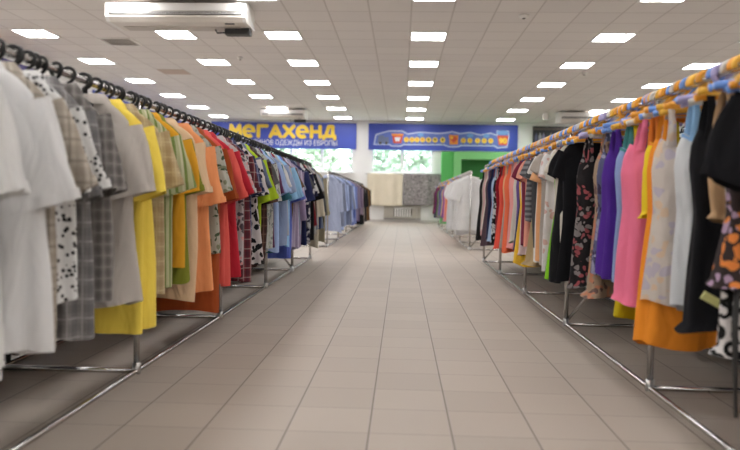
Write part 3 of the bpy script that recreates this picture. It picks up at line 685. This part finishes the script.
def front_rack(items, side, x, z, fills, step, style, group):
    fi = 0; bi = 0
    for i, it in enumerate(items):
        nm, y, hz, kind, mat, yaw = it[:6]; trim = it[6] if len(it) > 6 else None
        prev = items[i - 1][0] if i else None
        lab = nm + (' hanging just behind the %s on the %s rack' % (prev, side) if prev else ' hanging at the near end of the %s rack' % side)
        rz = yaw + rng.uniform(-.1, .1)
        gp = min([abs(q[1] - y) for q in items if q is not it]); tk = max(.6, min(1.15, gp / .14)); sc_ = SCALE[nm] if nm in SCALE else (.84 if side == 'right' and kind == 'tee' else 1.)
        g = garment(lab, CAT[kind], NAME[kind], x, y, z, hz, kind, mat, rz, group, trim, sc_, False, tk)
        if nm == 'black sleeveless dress':
            tg = MB().box(-.035, .035, -.004, .004, -.014, .014).build('price_tag', plain('pale_yellow_tag', (.72, .72, .30), .6), g, smooth=False); tg.location = (-.09, -.10, -.76); tg.rotation_euler = (0, .5, 0); tg['label'] = 'pale yellow tag'
        if nm == 'ring-print dress':
            MB().tube([(-.10, -.07, -.5), (-.115, -.08, -.8), (-.10, -.075, -1.08)], [.007, .010, .006], 8).build('sash', M_dark, g)
        col = 'black' if style == 'black' else bright[bi % 10]; bi += 1
        add_hanger(style, col, x, y, z, rz, '%s plastic hanger carrying the %s' % (col, nm), '%s hangers on the %s rack' % ('black' if style == 'black' else 'coloured', side), flip=rng.random() < .15)
        if i + 1 < len(items):
            gap = items[i + 1][1] - y; n = max(0, round(gap / step) - 1) if y > 4.25 else 0
            for k in range(n):
                yy = y + gap * (k + 1) / (n + 1)
                fn, fc = fills[fi % len(fills)]; fi += 1
                kd = kind if kind != 'dress' else 'tank'
                word = 'shirt' if side == 'left' else 'top'
                lab = '%s %s between the %s and %s' % (fn, word, nm, items[i + 1][0])
                rz = rng.uniform(-.15, .15)
                garment(lab, word, NAME[kd], x, yy, z, rng.uniform(.36, .5), kd, cloth(fc), rz, group, None, .86, True)
                col = 'black' if style == 'black' else bright[bi % 10]; bi += 1
                add_hanger(style, col, x, yy, z, rz, '%s hanger of the %s %s behind the %s' % (col, fn, word, nm), '%s hangers on the %s rack' % ('black' if style == 'black' else 'coloured', side))
front_rack(LEFT, 'left', -1.2, ZL, FILL_L, .125, 'black', 'shirts along the left front rack')
front_rack(RIGHT, 'right', 1.1, ZR, FILL_R, .125, 'bright', 'tops and dresses along the right front rack')
num = num_words = ['first', 'second', 'third', 'fourth', 'fifth', 'sixth', 'seventh', 'eighth', 'ninth', 'tenth', 'eleventh', 'twelfth', 'thirteenth', 'fourteenth', 'fifteenth', 'sixteenth', 'seventeenth', 'eighteenth', 'nineteenth', 'twentieth', 'twenty-first', 'twenty-second', 'twenty-third', 'twenty-fourth', 'twenty-fifth', 'twenty-sixth', 'twenty-seventh', 'twenty-eighth', 'twenty-ninth', 'thirtieth', 'thirty-first', 'thirty-second', 'thirty-third', 'thirty-fourth', 'thirty-fifth', 'thirty-sixth']
# spare hangers crowded on both front bars between the garments
ORD = ['first', 'second', 'third', 'fourth', 'fifth', 'sixth', 'seventh', 'eighth', 'ninth']
def spares(items, side, x, z, y0, y1, s0, s1, style, group):
    k = 0; y = y0; cnt = {}
    while y < y1:
        col = 'black' if style == 'small' else bright[(k * 7 + 3) % 10]
        pre = [q[0] for q in items if q[1] <= y][-1]
        cnt[(col, pre)] = cnt.get((col, pre), 0) + 1
        lab = '%s %s empty plastic hanger squeezed in behind the %s' % (ORD[cnt[(col, pre)] - 1], col, pre)
        add_hanger(style, col, x, y, z, rng.uniform(-.4, .4), lab, group)
        k += 1; y += rng.uniform(s0, s1)
spares(RIGHT, 'right', 1.1, ZR, 2.12, 8.4, .052, .082, 'bright', 'coloured hangers on the right rack')
spares(LEFT, 'left', -1.2, ZL, 1.99, 8.6, .07, .13, 'small', 'black hangers on the left rack')

def ordinal(i):
    base = num_words[:19]; i += 1
    if i < 20: return base[i - 1]
    t = ['twent', 'thirt', 'fort', 'fift', 'sixt'][i // 10 - 2]
    return t + 'ieth' if i % 10 == 0 else t + 'y-' + base[i % 10 - 1]
# unseen dark coats added on the front racks' rear bars to shade the floor
def rear(side, x, z, y0, y1):
    cols = [('black', (.014, .014, .015)), ('charcoal', (.04, .04, .045)), ('dark navy', (.02, .025, .06)), ('dark brown', (.07, .045, .03)), ('dark grey', (.09, .09, .09))]
    n = int((y1 - y0) / .17)
    for i in range(n):
        nm, cc = cols[(i * 3 + i // 4) % 5]; y = y0 + (y1 - y0) * i / (n - 1); rz = rng.uniform(-.15, .15)
        g = garment('%s coat added for shade, %s from the near end of the %s rear bar' % (nm, ordinal(i), side), 'coat', 'coat', x, y, z, rng.uniform(.12, .22), 'longshirt', cloth(cc), rz, 'unseen dark coats added on the %s rear bar' % side, None, 1.1, True, 1.7)
        MB().tube(hook_pts(.0215, .09), .005, 6).build('hanging_loop', M_black, g)
rear('left', -1.84, ZL, .4, 9.3); rear('right', 1.74, ZR, 1.7, 9.4)

# far racks
LB = (.36, .44, .68); PB = (.42, .48, .66)
FARL = [('pale blue', PB)] * 2 + [('light blue', LB)] * 4 + [('blue', (.24, .32, .64)), ('pale blue', PB), ('light blue', LB), ('bright blue', (.15, .22, .62)), ('blue', (.22, .28, .60)), ('lilac', (.38, .33, .52)), ('grey violet', (.26, .22, .32)), ('mauve', (.33, .26, .38)), ('dark violet', (.13, .10, .18)), ('slate', (.12, .13, .17)), ('dusty mauve', (.34, .26, .33)), ('charcoal', (.04, .04, .045)), ('stone grey', (.3, .28, .26)), ('black', (.012, .012, .012)), ('black', (.012, .012, .012)), ('charcoal', (.04, .04, .045)), ('brown', (.24, .13, .05)), ('tan brown', (.32, .18, .07)), ('brown', (.2, .11, .05)), ('black', (.012, .012, .012)), ('black', (.012, .012, .012))]
for i, (nm, col) in enumerate(FARL):
    y = 11.85 + i * (22.1 - 11.85) / (len(FARL) - 1)
    kd = 'longshirt'
    rz = rng.uniform(-.35, .35); pos = num[i]
    word = 'shirt' if i < 17 else 'coat'
    fv = (1., .6, 1.15, .8, .95, .5)[i % 6]; col = tuple(q * fv for q in col)
    garment('%s long-sleeved %s, %s garment from the near end of the far left rack' % (nm, word, pos), word, 'long_sleeved_shirt' if word == 'shirt' else 'coat', -1.22, y, ZL, rng.uniform(.24, .42) if i < 17 else rng.uniform(.15, .25), kd, cloth(col), rz, 'shirts and coats on the far left rack', None, rng.uniform(.95, 1.15) if i < 17 else 1.25, True)
    add_hanger('black', 'black', -1.22, y, ZL, rz, 'black plastic hanger, %s from the near end of the far left rack' % pos, 'black hangers on the far left rack')
W = (.72, .72, .72)
FARR = [('white', W, 'tee')] * 9 + [('yellow', (.75, .55, .1), 'tank'), ('ivory', (.66, .6, .5), 'tank'), ('lilac pink', (.6, .35, .5), 'tank'), ('coral', (.75, .25, .15), 'tank'), ('orange', (.75, .3, .12), 'tank'), ('pink', (.7, .3, .38), 'tank'), ('purple', (.2, .07, .3), 'tank'), ('salmon', (.7, .36, .28), 'tank'), ('teal', (.08, .25, .25), 'tank'), ('violet', (.22, .12, .4), 'tank'), ('navy', (.03, .04, .1), 'tank'), ('grey', (.25, .25, .25), 'tank'), ('green', (.1, .2, .1), 'tank'), ('dark red', (.25, .03, .05), 'tank'), ('navy', (.03, .04, .1), 'tank'), ('magenta', (.4, .05, .2), 'tank'), ('black', (.02, .02, .02), 'tank'), ('maroon', (.16, .02, .04), 'tank')]
for i, (nm, col, kd) in enumerate(FARR):
    y = (11.85 + i * .26) if i < 9 else 14.2 + (i - 9) * (21.3 - 14.2) / 17
    rz = rng.uniform(-.15, .15); pos = num[i]
    word = 'blouse' if i < 9 else 'top'
    garment('%s %s, %s garment from the near end of the far right rack' % (nm, word, pos), word, 'blouse' if i < 9 else NAME[kd], 1.13, y, ZR, rng.uniform(.22, .34) if i < 9 else rng.uniform(.3, .45), kd, cloth(col), rz, 'tops on the far right rack', None, 1.25 if i < 9 else 1.2, True)
    hc = bright[(i * 3) % 10] if i >= 9 else 'pale grey'
    add_hanger('bright', hc, 1.13, y, ZR, rz, '%s plastic hanger, %s from the near end of the far right rack' % (hc, pos), 'coloured hangers on the far right rack')

# ------------------------------------------------------------------ render look
vs = scene.view_settings
vs.view_transform = 'Standard'; vs.look = 'None'; vs.gamma = 1; vs.use_curve_mapping = False; vs.exposure = 0.6
